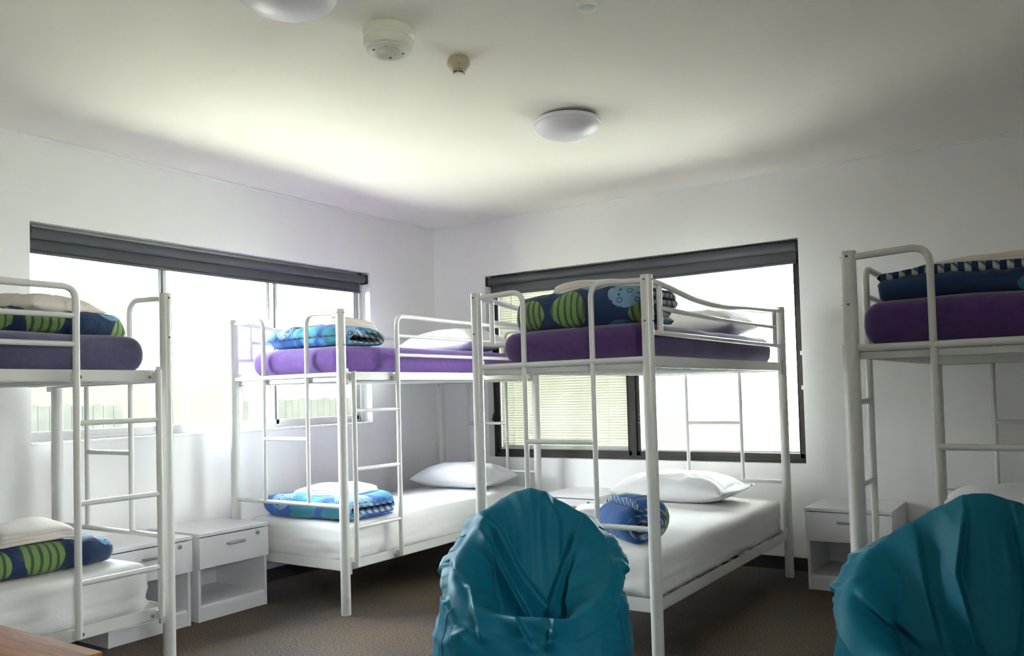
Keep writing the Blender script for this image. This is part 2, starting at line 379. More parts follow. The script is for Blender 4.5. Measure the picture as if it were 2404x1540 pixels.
# ------------------------------------------------------------------ bunk beds
def bunk(label, loc, rz, L, ladder, group='white steel bunk beds', mirror_posts=None):
    """local frame: s across 0..BW, t along 0..L from the foot; ladder 'R' at s=BW, 'L' at s=0, or None"""
    root = empty('bunk_bed', loc, rz, label, 'bunk bed')
    st = M['steel']; PR, RR, GR = .0275, .0122, .0142
    for s in (0, BW):
        for t in (0, L):
            p = MB().tube([(s, t, 0), (s, t, ZT)], PR, 24, hollow=.9).build('post', st, root)
            for z in (ZT-.022, 1.515):
                part(MB().disc((s, t+(-PR if t == 0 else PR), z), (0, 1, 0), .0048, .003, 10).build('bolt_hole', M['bolt'], p), 'dark bolt hole')
                part(MB().disc((s+(-PR if s == 0 else PR), t, z), (1, 0, 0), .0048, .003, 10).build('bolt_hole', M['bolt'], p), 'dark bolt hole')
    for t in (0, L):
        fr = MB()
        for s0, s1 in ((0, R1), (BW, BW-R1)):
            fr.tube(fillet([(s0, t, ZT-.024), (s1, t, ZT-.012), (s1, t, ZU)], .07, 9), RR+.001, 14)
            fr.tube([(s1, t, ZU), (s1, t, ZL)], RR, 14)
        ef = fr.build('end_frame', st, root)
        for z, a, b in ((ZU, 0, BW), (ZM, R1, BW-R1), (ZL, 0, BW)):
            MB().tube([(a, t, z), (b, t, z)], RR+(.0015 if z == ZU else 0), 14).build('crossbar', st, ef)
    def angle(mb, s, t0, t1, zb, zt, inn):
        mb.box(min(s, s+.003*inn), t0, zb, max(s, s+.003*inn), t1, zt)
        mb.box(min(s, s+.035*inn), t0, zb, max(s, s+.035*inn), t1, zb+.003)
    for zb, zt in ((1.312, 1.363), (.243, .297)):
        for s, inn in ((0, 1), (BW, -1)):
            r_ = MB(); angle(r_, s-(.006*inn), .045, L-.045, zb, zt, inn)
            ro = r_.build('side_rail', st, root, smooth=0)
            for t in (.036, L-.036): MB().box(s-.008, t-.011, zb-.025, s+.008, t+.011, zt+.018, bev=.002).build('bracket', st, ro)
            if (ladder == 'R' and s > 0) or (ladder == 'L' and s == 0):
                o = s-inn*.009
                for t in (.06+.028, .4316-.028):
                    b = MB().disc((o, t, (zb+zt)/2-.006), (1, 0, 0), .008, .006, 12); b.disc((o-inn*.004, t, (zb+zt)/2-.006), (1, 0, 0), .004, .004, 8)
                    part(b.build('bolt', M['chrome'], ro), 'dull metal ladder bolt')
        for t, inn in ((0, 1), (L, -1)):
            r_ = MB(); y = t+inn*(.015 if zb > 1 else .006)
            r_.box(.03, min(y, y+.003*inn), zb-.006, BW-.03, max(y, y+.003*inn), zt-(.03 if zb > 1 else 0)); r_.box(.03, min(y, y+.03*inn), zb-.006, BW-.03, max(y, y+.03*inn), zb-.003)
            r_.build('end_rail', st, root, smooth=0)
        sl = MB(); n = 11
        for i in range(n):
            t = .12+(L-.24)*i/(n-1); sl.tube([(.0, t, zb+.006), (BW, t, zb+.006)], .008, 8)
        for s in (.25, .47, .69): sl.tube([(s, .03, zb+.018), (s, L-.03, zb+.018)], .005, 8)
        sl.build('slat_base', st, root)
    # guard rails
    for side in (0, BW):
        out = -1 if side == 0 else 1
        has = (ladder == 'R' and side > 0) or (ladder == 'L' and side == 0)
        g = MB()
        if has:
            x = side+out*.034; t0 = .4316; t1 = L-.02
            g.tube(fillet([(x, t0, 1.365), (x, t0, 1.705), (x, L*.6, 1.700), (x, t1-.1, 1.695), (side+out*.012, t1, 1.692)], .06, 8), GR, 14)
            g.tube([(x, t0, 1.585), (x, t1-.06, 1.582), (side+out*.012, t1, 1.58)], RR-.001, 12); g.tube([(x, t0, 1.467), (x, t1-.06, 1.467), (side+out*.012, t1, 1.467)], RR-.001, 12)
            g.tube([(x, t1-.12, 1.697), (x, t1-.12, 1.35)], RR, 12)
            go = g.build('guard_rail', st, root)
            ld = MB()
            for t in (.0606, .4316):
                ld.tube([(x, t, .258), (x, t, 1.366)], GR, 14)
                for z in (.27, 1.335): ld.box(min(x, side), t-.012, z-.018, max(x, side), t+.012, z+.018, bev=.002)
            lo = ld.build('ladder', st, root)
            for z in (1.14, .807, .48): MB().tube([(x, .0606, z), (x, .4316, z)], .0115, 14).build('rung', st, lo)
        else:
            x = side; z0 = ZT-.024
            zz = [(.0, z0), (.13, z0-.002), (.34, z0-.022), (.55, z0-.042), (.8, z0-.05), (1.05, z0-.045), (1.3, z0-.03), (L-.25, z0-.012), (L, z0)]
            sm = lambda pts: catmull(pts, 5)
            g.tube(sm([(x, t, z) for t, z in zz]), RR+.001, 14)
            g.tube(sm([(x, .13, 1.583), (x, .5, 1.578), (x, 1.0, 1.574), (x, 1.5, 1.578), (x, L-.13, 1.583)]), RR-.001, 12)
            g.tube([(x, .0, 1.468), (x, L, 1.468)], RR, 12)
            for t in (.13, L-.13): g.tube([(x, t, 1.468), (x, t, z0-.002)], RR+.001, 12)
            g.build('guard_rail', st, root)
    return root
def catmull(pts, n):
    pts = [Vector(p) for p in pts]; P = [pts[0]*2-pts[1]]+pts+[pts[-1]*2-pts[-2]]; out = []
    for i in range(1, len(P)-2):
        for k in range(n):
            t = k/n; a, b, c, d = P[i-1], P[i], P[i+1], P[i+2]
            out.append(.5*((2*b)+(c-a)*t+(2*a-5*b+4*c-d)*t*t+(3*b-a-3*c+d)*t**3))
    out.append(pts[-1]); return out
bunk('white steel bunk bed nearest the left edge with slate blue upper mattress', (.0942+BW, -3.2205, 0), pi+.010, 2.0, 'L')
bunk('white steel bunk bed in the corner between the two windows, ladder on its front side', (.1493, -2.1748, 0), 0, 2.045, 'R')
bunk('white steel bunk bed under the dark framed window, without a ladder', (2.0436, -2.1711, 0), -.0134, 1.98, None)
bunk('white steel bunk bed cut off by the right edge of the picture', (3.8356, -2.2081, 0), -.0357, 1.98, 'L')

# ------------------------------------------------------------------ mattresses, pillows, duvets
def rounded(hx, hy, hz, r, cell, fn=None):
    """rounded box as a grid over six faces; fn(p, n) -> displaced point"""
    bm = bmesh.new(); cache = {}
    def vert(p):
        k = (round(p[0], 5), round(p[1], 5), round(p[2], 5))
        if k not in cache:
            q = Vector(p); c = Vector((max(-hx+r, min(hx-r, q.x)), max(-hy+r, min(hy-r, q.y)), max(-hz+r, min(hz-r, q.z))))
            d = q-c; n = d.normalized() if d.length > 1e-9 else Vector((0, 0, 1)); w = c+n*r if d.length > 1e-9 else q
            cache[k] = bm.verts.new(fn(w, n) if fn else w)
        return cache[k]
    def ticks(h):
        n = max(3, int(2*h/cell)); a = [-h+2*h*i/n for i in range(n+1)]; return a
    A = [ticks(hx), ticks(hy), ticks(hz)]
    for ax in range(3):
        u, v = [i for i in range(3) if i != ax]
        for sgn in (-1, 1):
            hh = (hx, hy, hz)[ax]*sgn
            def P(i, j):
                p = [0, 0, 0]; p[ax] = hh; p[u] = A[u][i]; p[v] = A[v][j]; return p
            for i in range(len(A[u])-1):
                for j in range(len(A[v])-1):
                    bm.faces.new([vert(P(i, j)), vert(P(i+1, j)), vert(P(i+1, j+1)), vert(P(i, j+1))])
    bmesh.ops.recalc_face_normals(bm, faces=bm.faces[:])
    bm.verts.index_update()
    mb = MB(); mb.add([v.co[:] for v in bm.verts], [[v.index for v in f.verts] for f in bm.faces]); bm.free(); return mb
def N3(x, y, z): return noise.noise(Vector((x, y, z)))
def ridge(x): return 1-abs(x)*2
def mattress(label, x0, x1, y0, y1, z0, z1, mat, seed, white=False, rz=0, group=None):
    hx, hy, hz = (x1-x0)/2, (y1-y0)/2, (z1-z0)/2; r = .042 if white else .068
    def fn(p, n):
        q = p.copy(); side = 1-abs(n.z)
        if n.z > 0: q.z += .014*(1-(p.x/hx)**2)*(1-(p.y/hy)**4)
        if white:
            u = p.x if abs(n.y) > abs(n.x) else p.y
            lo = max(0, min(1, (.35-p.z/hz)))             # crinkles gather at the tucked lower edge
            w = N3(u*2.2+seed, (p.z+.25*u*.2)*38, seed*3)*.017*(.35+lo)+N3(u*9+seed, p.z*60+u*5, 4)*.006*(lo+.15)
            q += n*w*side
            q += n*N3(p.x*3, p.y*3, seed)*.006*(1-side)
            if p.z < -hz*.3: q.z += N3(u*7, seed, 9)*.010*side; q -= Vector((n.x, n.y, 0))*.006*((-p.z/hz-.3)/.7)**2
        else:
            q += n*N3(p.x*4+seed, p.y*4, p.z*8)*.006
            q += n*N3(p.x*3+seed, p.y*3, p.z*40)*.0025*side
            if p.z < 0: q -= Vector((n.x, n.y, 0))*.045*(p.z/hz)**2*(.4 if abs(n.x) > .7 and p.x > 0 else 1)
        q.z = max(q.z, -hz)
        return q
    mb = rounded(hx, hy, hz, r, .022, fn)
    o = mb.build('mattress', mat, smooth=180, loc=((x0+x1)/2, (y0+y1)/2, (z0+z1)/2)); o.rotation_euler.z = rz
    return tag(o, label, 'mattress', group)
UZ0, UZ1, LZ0, LZ1 = 1.342, 1.517, .273, .497
mattress('slate blue mattress on the upper bunk at the left edge', .20, 1.00, -5.1, -3.283, UZ0, UZ1, M['slate'], 1)
mattress('white sheeted mattress on the lower bunk at the left edge', .20, 1.018, -5.1, -3.30, LZ0, LZ1, M['sheet_white'], 2, True)
mattress('bright purple mattress on the upper bunk in the corner', .262, 1.065, -2.15, -.19, UZ0, UZ1, M['purple'], 3)
mattress('white sheeted mattress on the lower bunk in the corner', .24, 1.075, -2.152, -.19, LZ0, LZ1, M['sheet_white'], 4, True)
mattress('purple mattress on the upper bunk under the dark framed window', 2.165, 2.965, -2.14, -.27, UZ0, UZ1, M['purple_dark'], 5, rz=-.0134)
mattress('white sheeted mattress on the lower bunk under the dark framed window', 2.14, 2.975, -2.15, -.24, LZ0, LZ1, M['sheet_white'], 6, True, rz=-.0134)
mattress('dark purple mattress on the upper bunk at the right edge', 3.895, 4.72, -2.17, -.28, UZ0, UZ1+.01, M['purple_dark'], 7, rz=-.0357)
mattress('white sheeted mattress on the lower bunk at the right edge', 3.95, 4.76, -2.17, -.28, LZ0, LZ1, M['sheet_white'], 8, True, rz=-.0357)

def pillow(label, c, a, b, h, seed, rz=0, mat=None, rx=0, name='pillow', flap=False, wr=1.0, cat='pillow'):
    """c = point under the middle; a, b half sizes, h full height"""
    n, m = 64, 46; mb = MB(); vs = []; fs = []
    def P(u, v, sgn):
        e = ((1-abs(u)**3.2)*(1-abs(v)**3.0)); t = max(e, 0)**.52
        x = a*u*(1-.05*(1-v*v)-.0*abs(v)); y = b*v*(1-.09*(1-u*u))
        hh = h*(.60 if sgn > 0 else .40)*t
        rad = sqrt(u*u+v*v); ang = math.atan2(v*b, u*a)
        w = N3(ang*5+seed, rad*1.5, seed)*.012*rad**2+N3(u*3+seed, v*3, seed*2)*.010+ridge(N3(u*2.2+v*1.6+seed, v*2.2-u*1.2, 5+seed))*.004
        z = h*.40+sgn*hh+(w*wr*t if sgn > 0 else w*.3*t)
        if sgn < 0: z = max(z, 0.0)
        return (x, y, z)
    idx = {}
    for sgn in (1, -1):
        for i in range(n+1):
            for j in range(m+1):
                if sgn < 0 and (i in (0, n) or j in (0, m)): idx[sgn, i, j] = idx[1, i, j]; continue
                idx[sgn, i, j] = len(vs)
                u = -cos(pi*i/n)*.35+(-1+2*i/n)*.65; v = -cos(pi*j/m)*.35+(-1+2*j/m)*.65
                vs.append(P(u, v, sgn))
        for i in range(n):
            for j in range(m):
                q = (idx[sgn, i, j], idx[sgn, i+1, j], idx[sgn, i+1, j+1], idx[sgn, i, j+1])
                fs.append(q if sgn > 0 else q[::-1])
    mb.add(vs, fs)
    o = mb.build(name, mat or M['pillow_white'], smooth=180, loc=c); o.rotation_euler = (rx, 0, rz)
    tag(o, label, cat)
    if flap:
        fb = MB(); vs = []; fs = []; k = 14
        for i in range(k+1):
            v = -.9+1.8*i/k
            for t, sc in ((0, 0), (.5, .5), (1, 1)):
                vs.append((a*.95+.085*t*(1-.3*v), b*v*.92*(1+.0*t), h*.42+.05*(1-v*v)*(1-t)*.6+N3(v*3, t*3, seed)*.02+.02*t))
        for i in range(k):
            for t in range(2): fs.append((i*3+t, i*3+t+1, i*3+3+t+1, i*3+3+t))
        fb.add(vs, fs); fo = fb.build('pillowcase_flap', M['pillow_white'], o, smooth=180)
        sd = fo.modifiers.new('thick', 'SOLIDIFY'); sd.thickness = .004
    return o
PZ = LZ1+.012; QZ = UZ1+.012
pillow('plump white pillow on the lower bunk in the corner', (.625, -.46, PZ-.004), .345, .24, .185, 1, .06)
pillow('white pillow on the purple upper mattress in the corner', (.60, -.50, QZ-.004), .36, .245, .19, 2, -.05)
pillow('white pillow on the lower bunk under the dark framed window', (2.445, -.60, PZ-.004), .375, .25, .185, 3, -.03, flap=True)
pillow('white pillow on the purple upper mattress under the dark framed window', (2.56, -.50, QZ-.004), .33, .235, .18, 4, -.05)
pillow('white pillow on the lower bunk at the right edge', (4.33, -.62, PZ-.004), .38, .26, .165, 5, .02)

def roll(label, c, length, D, t, turns, seed, mat, rz=0, sag=.01, mats=None, group=None, start=.5, cat='duvet', name='folded_duvet', squash=1.0, lean=0, end_loose=.5):
    """bedding rolled into a flattened spiral round the local x axis; c = point on the bed under its middle"""
    pts = []; th = 0; total = turns*2*pi; step = pi/10
    rho = lambda a: t*start+t*a/(2*pi)
    a = 0; side = 1
    cen = []
    n_steps = int(total/step)
    prev = None
    for i in range(n_steps+1):
        a = i*step; cc = cos(a+pi/2-pi/2)
        r_ = rho(a); y = r_*cos(a); z = r_*sin(a)
        sg = 1 if cos(a) > 1e-6 else (-1 if cos(a) < -1e-6 else 0)
        if sg == 0:
            d0 = 1 if (prev or 1) > 0 else -1
            for k in range(7):
                cen.append((D/2*d0*(1-2*k/6), z))
            prev = -d0
        else:
            cen.append((y+D/2*sg, z)); prev = sg
    rmax = rho(total); nP = len(cen)
    # unit normals
    def nrm(i):
        p0 = cen[max(i-1, 0)]; p1 = cen[min(i+1, nP-1)]; d = (p1[0]-p0[0], p1[1]-p0[1]); l = sqrt(d[0]**2+d[1]**2) or 1
        return (d[1]/l, -d[0]/l)
    NX = 34; mb = MB(); vs = []; fo = []; fi = []; fc = []
    zmin = min(p[1] for p in cen)-t/2
    def pos(i, k, off):
        u = -1+2*k/NX; x = length/2*u
        n = nrm(i); w = i/nP
        puff = (1-abs(u)**6*.16)
        y = (cen[i][0]+n[0]*off*t*.47)*puff; z = (cen[i][1]+n[1]*off*t*.47)-zmin
        z = z*(1-.14*abs(u)**5)*squash
        # loose turns shift sideways at the ends
        x += (.022*sin(i*.35+seed)+.018*N3(i*.12, seed, 3))*end_loose*(1 if u > 0 else -1)*abs(u)**8
        if off > 0:
            pl = ridge(N3(x*14+seed, i*.10, seed*1.7))*.009+N3(x*5, i*.2+seed, seed)*.010
            y += n[0]*pl; z += n[1]*pl
        y += N3(x*3+seed, z*4, 1)*.012; z += N3(x*2.5, y*4+seed, 7)*.012
        z -= sag*(u*u)*0+0; z += lean*y
        return (x, y, max(z, .001))
    for off in (1, -1):
        for i in range(nP):
            for k in range(NX+1): vs.append(pos(i, k, off))
    W = NX+1; B = nP*W
    for i in range(nP-1):
        for k in range(NX):
            fo.append((i*W+k, (i+1)*W+k, (i+1)*W+k+1, i*W+k+1)); fi.append((B+i*W+k, B+i*W+k+1, B+(i+1)*W+k+1, B+(i+1)*W+k))
        # puffed cloth edge closing each end
        for k, sx in ((0, -1), (NX, 1)):
            pass
    mid = {}
    for k, sx in ((0, -1), (NX, 1)):
        for i in range(nP):
            p, q = vs[i*W+k], vs[B+i*W+k]
            mid[k, i] = len(vs); vs.append(((p[0]+q[0])/2+sx*t*.42, (p[1]+q[1])/2, (p[2]+q[2])/2))
        for i in range(nP-1):
            fc += [(i*W+k, (i+1)*W+k, mid[k, i+1], mid[k, i]), (mid[k, i], mid[k, i+1], B+(i+1)*W+k, B+i*W+k)]
    for i in (0, nP-1):
        fc += [tuple((i*W+k, i*W+k+1, B+i*W+k+1, B+i*W+k)) for k in range(NX)]
    mb.add(vs, fo, 0); 
    o0 = 0
    mb.f += fi; mb.mi += [1]*len(fi); mb.f += fc; mb.mi += [i % 2 for i in range(len(fc))]
    ml = mats or [M[mat], M['reverse']]
    o = mb.build(name, ml, smooth=180, loc=c); o.rotation_euler.z = rz
    return tag(o, label, cat, group)
# height of a roll = 2*(t*start+t*turns)+t
def slab(label, c, a, b, h, seed, rz=0, mat='cream', name='folded_sheet', cat='sheet', layers=3):
    """small folded textile, soft layers one on another"""
    mb = MB(); hh = h/layers
    for k in range(layers):
        aa, bb = a*(1-.03*k), b*(1-.04*k)
        def fn(p, n, k=k):
            q = p.copy(); q.z += N3(p.x*6+seed, p.y*6, seed)*.014+N3(p.x*2, p.y*2+seed, 2)*.02
            q.x += N3(p.y*9, seed+k, 1)*.01; q.y += N3(p.x*9, seed+k, 5)*.012
            q.z -= .020*(abs(p.x/aa)**3)+.012*(abs(p.y/bb)**3)
            return q
        m = rounded(aa, bb, hh*.62, hh*.58, .02, fn); m.v = [(x, y, z+hh*(k+.5)+.015) for x, y, z in m.v]
        mb.add(m.v, m.f)
    o = mb.build(name, M[mat], smooth=180, loc=c); o.rotation_euler.z = rz
    return tag(o, label, cat)

# corner bunk, upper
roll('blue duvet with aqua patches folded on the purple mattress in the corner', (.71, -1.93, UZ1+.008), .64, .24, .030, 1.5, 3, 'duvet_bright', 0, end_loose=1.3)
slab('off-white folded sheet on top of the duvet on the upper bunk in the corner', (.72, -1.90, UZ1+.128), .25, .15, .05, 4, 0, 'cream')
# corner bunk, lower
roll('bright blue duvet with pale ring pattern folded on the lower bunk in the corner', (.69, -1.90, LZ1+.008), .72, .36, .026, 1.75, 5, 'duvet_bright', 0, end_loose=.8, mats=[M['duvet_bright'], M['reverse_blue']])
slab('white folded sheet on the bright blue duvet on the lower bunk in the corner', (.72, -1.88, LZ1+.130), .22, .16, .045, 6, .1, 'pillow_white')
# window bunk, upper
roll('fat rolled dark blue duvet on the upper bunk under the dark framed window', (2.57, -1.90, UZ1+.006), .72, .22, .036, 1.75, 7, 'duvet_dark', -.0134, end_loose=.8)
slab('beige folded sheet on top of the rolled duvet under the dark framed window', (2.62, -1.86, UZ1+.178), .25, .13, .05, 9, .02, 'cream')
# window bunk, lower
roll('blue and green duvet rolled on the lower bunk behind the middle bean bag', (2.71, -1.86, LZ1+.008), .36, .09, .034, 2.3, 8, 'duvet_mid', -.72, start=.3, end_loose=.9, mats=[M['duvet_mid'], M['reverse_blue']])
slab('crumpled white sheet beside the rolled duvet behind the teal bean bag', (2.45, -1.72, LZ1+.0), .12, .15, .10, 12, .5, 'sheet_white', layers=2)
# right bunk, upper
roll('long folded dark blue duvet on the upper bunk at the right edge', (4.31, -1.88, UZ1+.015), .78, .30, .030, 1.25, 11, 'duvet_deep', -.0357, end_loose=.3)
slab('off-white folded sheet on the duvet on the upper bunk at the right edge', (4.33, -1.82, UZ1+.125), .30, .14, .045, 13, -.03, 'cream')
# left bunk, upper
roll('dark blue and lime duvet folded on the slate mattress at the left edge', (.63, -3.63, UZ1+.010), .66, .36, .032, .85, 13, 'duvet_dark', pi/2, end_loose=.8)
pillow('cream pillow lying on the duvet on the upper bunk at the left edge', (.62, -3.62, UZ1+.075), .24, .20, .12, 8, .3, M['cream'])
# left bunk, lower
roll('dark blue and green duvet folded in two on the lower bunk at the left edge', (.66, -3.655, LZ1+.012), .52, .34, .040, 1.1, 14, 'duvet_dark', pi/2, end_loose=.6)
slab('folded cream sheet on top of the duvet on the lower bunk at the left edge', (.70, -3.70, LZ1+.158), .15, .17, .045, 16, .1, 'cream')

# ------------------------------------------------------------------ nightstands
def nightstand(label, loc, rz, w=.47):
    """local: front faces -y at y=-ND, back at y=0, x 0..w"""
    root = empty('nightstand', loc, rz, label, 'nightstand'); m = M['white_board']; t = .016
    MB().box(0, -ND, NH-.019, w, -.002, NH, bev=.0015).build('top', m, root, smooth=0)
    for x in (.004, w-.004-t): MB().box(x, -ND+.018, 0, x+t, -.002, NH-.019).build('side_panel', m, root, smooth=0)
    MB().box(.02, -.012, .02, w-.02, -.004, NH-.019).build('back_panel', m, root, smooth=0)
    MB().box(.02, -ND+.03, .072, w-.02, -.012, .088).build('shelf', m, root, smooth=0)
    MB().box(.02, -ND+.022, 0, w-.02, -ND+.038, .075).build('plinth', m, root, smooth=0)
    MB().box(.02, -ND+.03, .285, w-.02, -.012, .297).build('divider', m, root, smooth=0)
    d = MB().box(.002, -ND, .293, w-.002, -ND+.017, NH-.0245, bev=.001).build('drawer', m, root, smooth=0)
    MB().box(.022, -ND+.017, .31, w-.022, -ND+.40, .44).build('drawer_box', m, d, smooth=0)
    h = MB(); z = .408; c = w/2
    h.tube(fillet([(c-.055, -ND, z), (c-.052, -ND-.018, z), (c+.052, -ND-.018, z), (c+.055, -ND, z)], .01, 4), .0055, 10)
    h.box(c-.055, -ND-.021, z-.006, c+.055, -ND-.014, z+.008, bev=.002)
    part(h.build('handle', M['handle'], d), 'grey bar handle')
    l = MB().disc((c+.155, -ND-.003, .438), (0, 1, 0), .0115, .008, 20); l.disc((c+.155, -ND-.008, .438), (0, 1, 0), .0075, .004, 14); l.box(c+.1535, -ND-.0115, .433, c+.1565, -ND-.009, .443)
    part(l.build('lock', M['chrome'], d), 'round metal cam lock')
    return root
nightstand('white nightstand partly behind the left bunk ladder', (0.002, -3.187, 0), pi/2)
nightstand('white nightstand beside the corner bunk foot, open shelf empty', (0.002, -2.677, 0), pi/2)
nightstand('white nightstand under the dark framed window, mostly hidden by the bean bag', (1.335, -.002, 0), 0)
nightstand('white nightstand against the wall right of the dark framed window', (3.195, -.002, 0), -.01, .485)

# ------------------------------------------------------------------ bean bags
def lerp_tab(tab, a):
    for i in range(len(tab)-1):
        if a <= tab[i+1][0]:
            t = (a-tab[i][0])/(tab[i+1][0]-tab[i][0]); t = t*t*(3-2*t)*.5+t*.5
            return [p+(q-p)*t for p, q in zip(tab[i][1:], tab[i+1][1:])]
    return tab[-1][1:]
def seg_dist(px, pz, a, b):
    dx, dz = b[0]-a[0], b[1]-a[1]; L2 = dx*dx+dz*dz; t = max(0, min(1, ((px-a[0])*dx+(pz-a[1])*dz)/L2))
    cx, cz = a[0]+dx*t, a[1]+dz*t; d = sqrt((px-cx)**2+(pz-cz)**2); s = (px-a[0])*dz-(pz-a[1])*dx
    return (d if s > 0 else -d), t
def beanbag(label, loc, rz, seed, rim, folds, outer, scale=1.0, NA=300, NS=170):
    mb = MB(); vs = []; fs = []
    for i in range(NA):
        al = 2*pi*i/NA                          # 0 = front, pi = back, left side for al in (0, pi)
        dx, dy = -sin(al), -cos(al)
        deg = al*180/pi; left = deg <= 180
        a = deg if left else 360-deg
        rr, zr, th = lerp_tab(rim[0] if left else rim[1], a)
        ro = lerp_tab(outer, a)[0]
        inz = .32+.02*cos(al); bk = max(0, -cos(al))
        prof = [(0, 0), (.16, .0), (.29, .004), (ro*.955, .07), (ro, .20), (ro+.006, .32), (max(rr+.02, ro*.96 if zr < .55 else ro*.90), min(zr-.07, .45+(zr-.45)*.35)),
                (rr+.035+(.02 if zr > .6 else 0), zr-.055), (rr+.012, zr-.012), (rr-.015, zr), (rr-.045-th*.3, zr-.02)]
        r1_, z1_ = rr-.075-th*.7, zr-.07
        pts = [Vector((dx*p[0], dy*p[0], p[1])) for p in prof]
        cx_, cy_, cz_ = dx*.15, -.10+dy*.05, .325
        back = max(0, min(1, (a-75)/60)); back = back*back*(3-2*back)
        for u in (0, .15, .32, .5, .7, .86, 1):
            g_ = (1-(1-u)**2.6)*(1-back)+(u**.98)*back
            pts.append(Vector((dx*r1_*(1-u)+cx_*u, dy*r1_*(1-u)+cy_*u, z1_+(cz_-z1_)*g_)))
        pts.append(Vector((dx*.05, -.10+dy*.02, .305))); pts.append(Vector((0, -.10, .30)))
        pts = catmull(pts, 12)
        # resample evenly
        cum = [0]
        for k in range(1, len(pts)): cum.append(cum[-1]+(pts[k]-pts[k-1]).length)
        tot = cum[-1]; k = 0
        for s in range(NS+1):
            d = tot*s/NS
            while k < len(cum)-2 and cum[k+1] < d: k += 1
            f_ = (d-cum[k])/max(1e-9, cum[k+1]-cum[k]); p = pts[k].lerp(pts[min(k+1, len(pts)-1)], min(1, f_))
            x, y, z = p.x, p.y, p.z; r = sqrt(x*x+y*y); sn = s/NS
            inner = 1 if sn > .60 else 0
            # pleats pulled round the rim, stronger at the arms
            rimw = exp(-((sn-.59)/.065)**2)*(1 if sn < .60 else max(.12, 1-(sn-.60)*14))
            q = Vector((al*3.2*1.0, sn*5, seed))
            pl = ridge(noise.noise(Vector((al*7, sn*3.2, seed))))*.5+ridge(noise.noise(Vector((al*15, sn*5, seed+4))))*.3
            w = (pl*.006*rimw*(1.3 if 35 < a < 115 else .6))+(ridge(noise.noise(Vector((x*17+seed, y*17, z*26))))**3)*(.003 if 40 < a < 145 and sn < .66 else .0018)*(.5+rimw)
            w += noise.noise(Vector((x*6, y*6, z*6+seed)))*.016*min(1, z*5)
            w += (ridge(noise.noise(Vector((x*3+seed, y*3, z*11))))**3)*.008*min(1, z*4)*(1-inner*.5)
            nr = 1 if sn < .60 else -.5
            x += dx*w*nr*(1 if r > .03 else 0); y += dy*w*nr*(1 if r > .03 else 0); z += w*.8*rimw
            if inner or (a > 90 and sn > .5):
                for (pl_, A, wd) in folds:
                    best = None
                    for q0, q1 in zip(pl_, pl_[1:]):
                        dd, t = seg_dist(x, z, q0, q1)
                        if best is None or abs(dd) < abs(best[0]): best = (dd, t, q0 is pl_[0], q1 is pl_[-1])
                    dd, t, first, last = best
                    fade = 1.0
                    if first: fade = min(1, .25+t*2.5)
                    if last: fade = min(fade, (1-t)*1.6)
                    if A < 0: dd = -dd
                    v = max(0, 1-dd/wd) if dd > 0 else max(0, 1+dd/.016)
                    v = v**1.6 if dd > 0 else v*v*(3-2*v)
                    y -= abs(A)*v*max(0, fade); z += abs(A)*.25*v*max(0, fade)
            if z < .004: z = 0.0
            vs.append((x*scale, y*scale, z*scale))
    W = NS+1
    for i in range(NA):
        j = (i+1) % NA
        for s in range(NS): fs.append((i*W+s, j*W+s, j*W+s+1, i*W+s+1))
    mb.add(vs, fs)
    root = empty('bean_bag', loc, rz, label, 'bean bag')
    body = mb.build('body', M['teal'], root, smooth=180)
    # stitched seams running up the outer side
    for deg in (62, 298, 122, 238):
        i = int(deg/360*NA); sm = MB()
        path = [Vector(vs[i*W+s]) for s in range(int(NS*.2), int(NS*.62), 3)]
        c = [Vector((p.x*1.003, p.y*1.003, p.z)) for p in path]
        sm.tube(c, .0028, 6); sm.build('seam', M['teal'], body)
    return root
rimL = [(0, .285, .46, .05), (14, .29, .463, .05), (28, .295, .470, .05), (48, .30, .49, .09), (70, .305, .54, .12), (92, .305, .585, .11), (112, .300, .645, .06), (124, .285, .705, .04), (131, .303, .752, .02), (140, .258, .79, .02), (150, .235, .82, .02), (162, .215, .845, .03), (180, .20, .857, .03)]
rimR = [(0, .285, .46, .05), (28, .295, .447, .05), (50, .30, .49, .09), (72, .305, .545, .14), (95, .308, .61, .13), (115, .312, .68, .08), (132, .30, .745, .04), (150, .25, .80, .03), (165, .215, .842, .03), (180, .20, .857, .03)]
outer = [(0, .355), (45, .365), (90, .372), (135, .365), (180, .36)]
folds = [([(-.215, .765), (-.13, .70), (-.05, .55), (.04, .44), (.08, .40)], .05, .11),
         ([(-.20, .70), (-.13, .58), (-.06, .46), (.0, .36)], .045, .06),
         ([(.19, .70), (.12, .56), (.07, .45), (.04, .36)], -.06, .10),
         ([(-.32, .61), (-.23, .53), (-.19, .44), (-.18, .38)], -.05, .08),
         ([(.05, .87), (.11, .72), (.10, .55)], .02, .05)]
beanbag('teal bean bag chair in the middle, in front of the window bunk', (2.81, -2.90, 0), radians(32.7), 3, (rimL, rimR), folds, outer, .975)
rimL2 = [(0, .285, .44, .05), (30, .30, .43, .05), (50, .335, .46, .07), (70, .355, .52, .06), (95, .34, .60, .05), (115, .325, .67, .04), (135, .27, .74, .03), (155, .22, .80, .03), (172, .20, .835, .03), (180, .20, .84, .03)]
rimR2 = [(0, .285, .44, .05), (28, .30, .45, .05), (50, .33, .50, .08), (72, .345, .55, .10), (95, .345, .61, .09), (115, .325, .68, .06), (132, .28, .76, .04), (150, .24, .815, .03), (168, .21, .84, .03), (180, .20, .84, .03)]
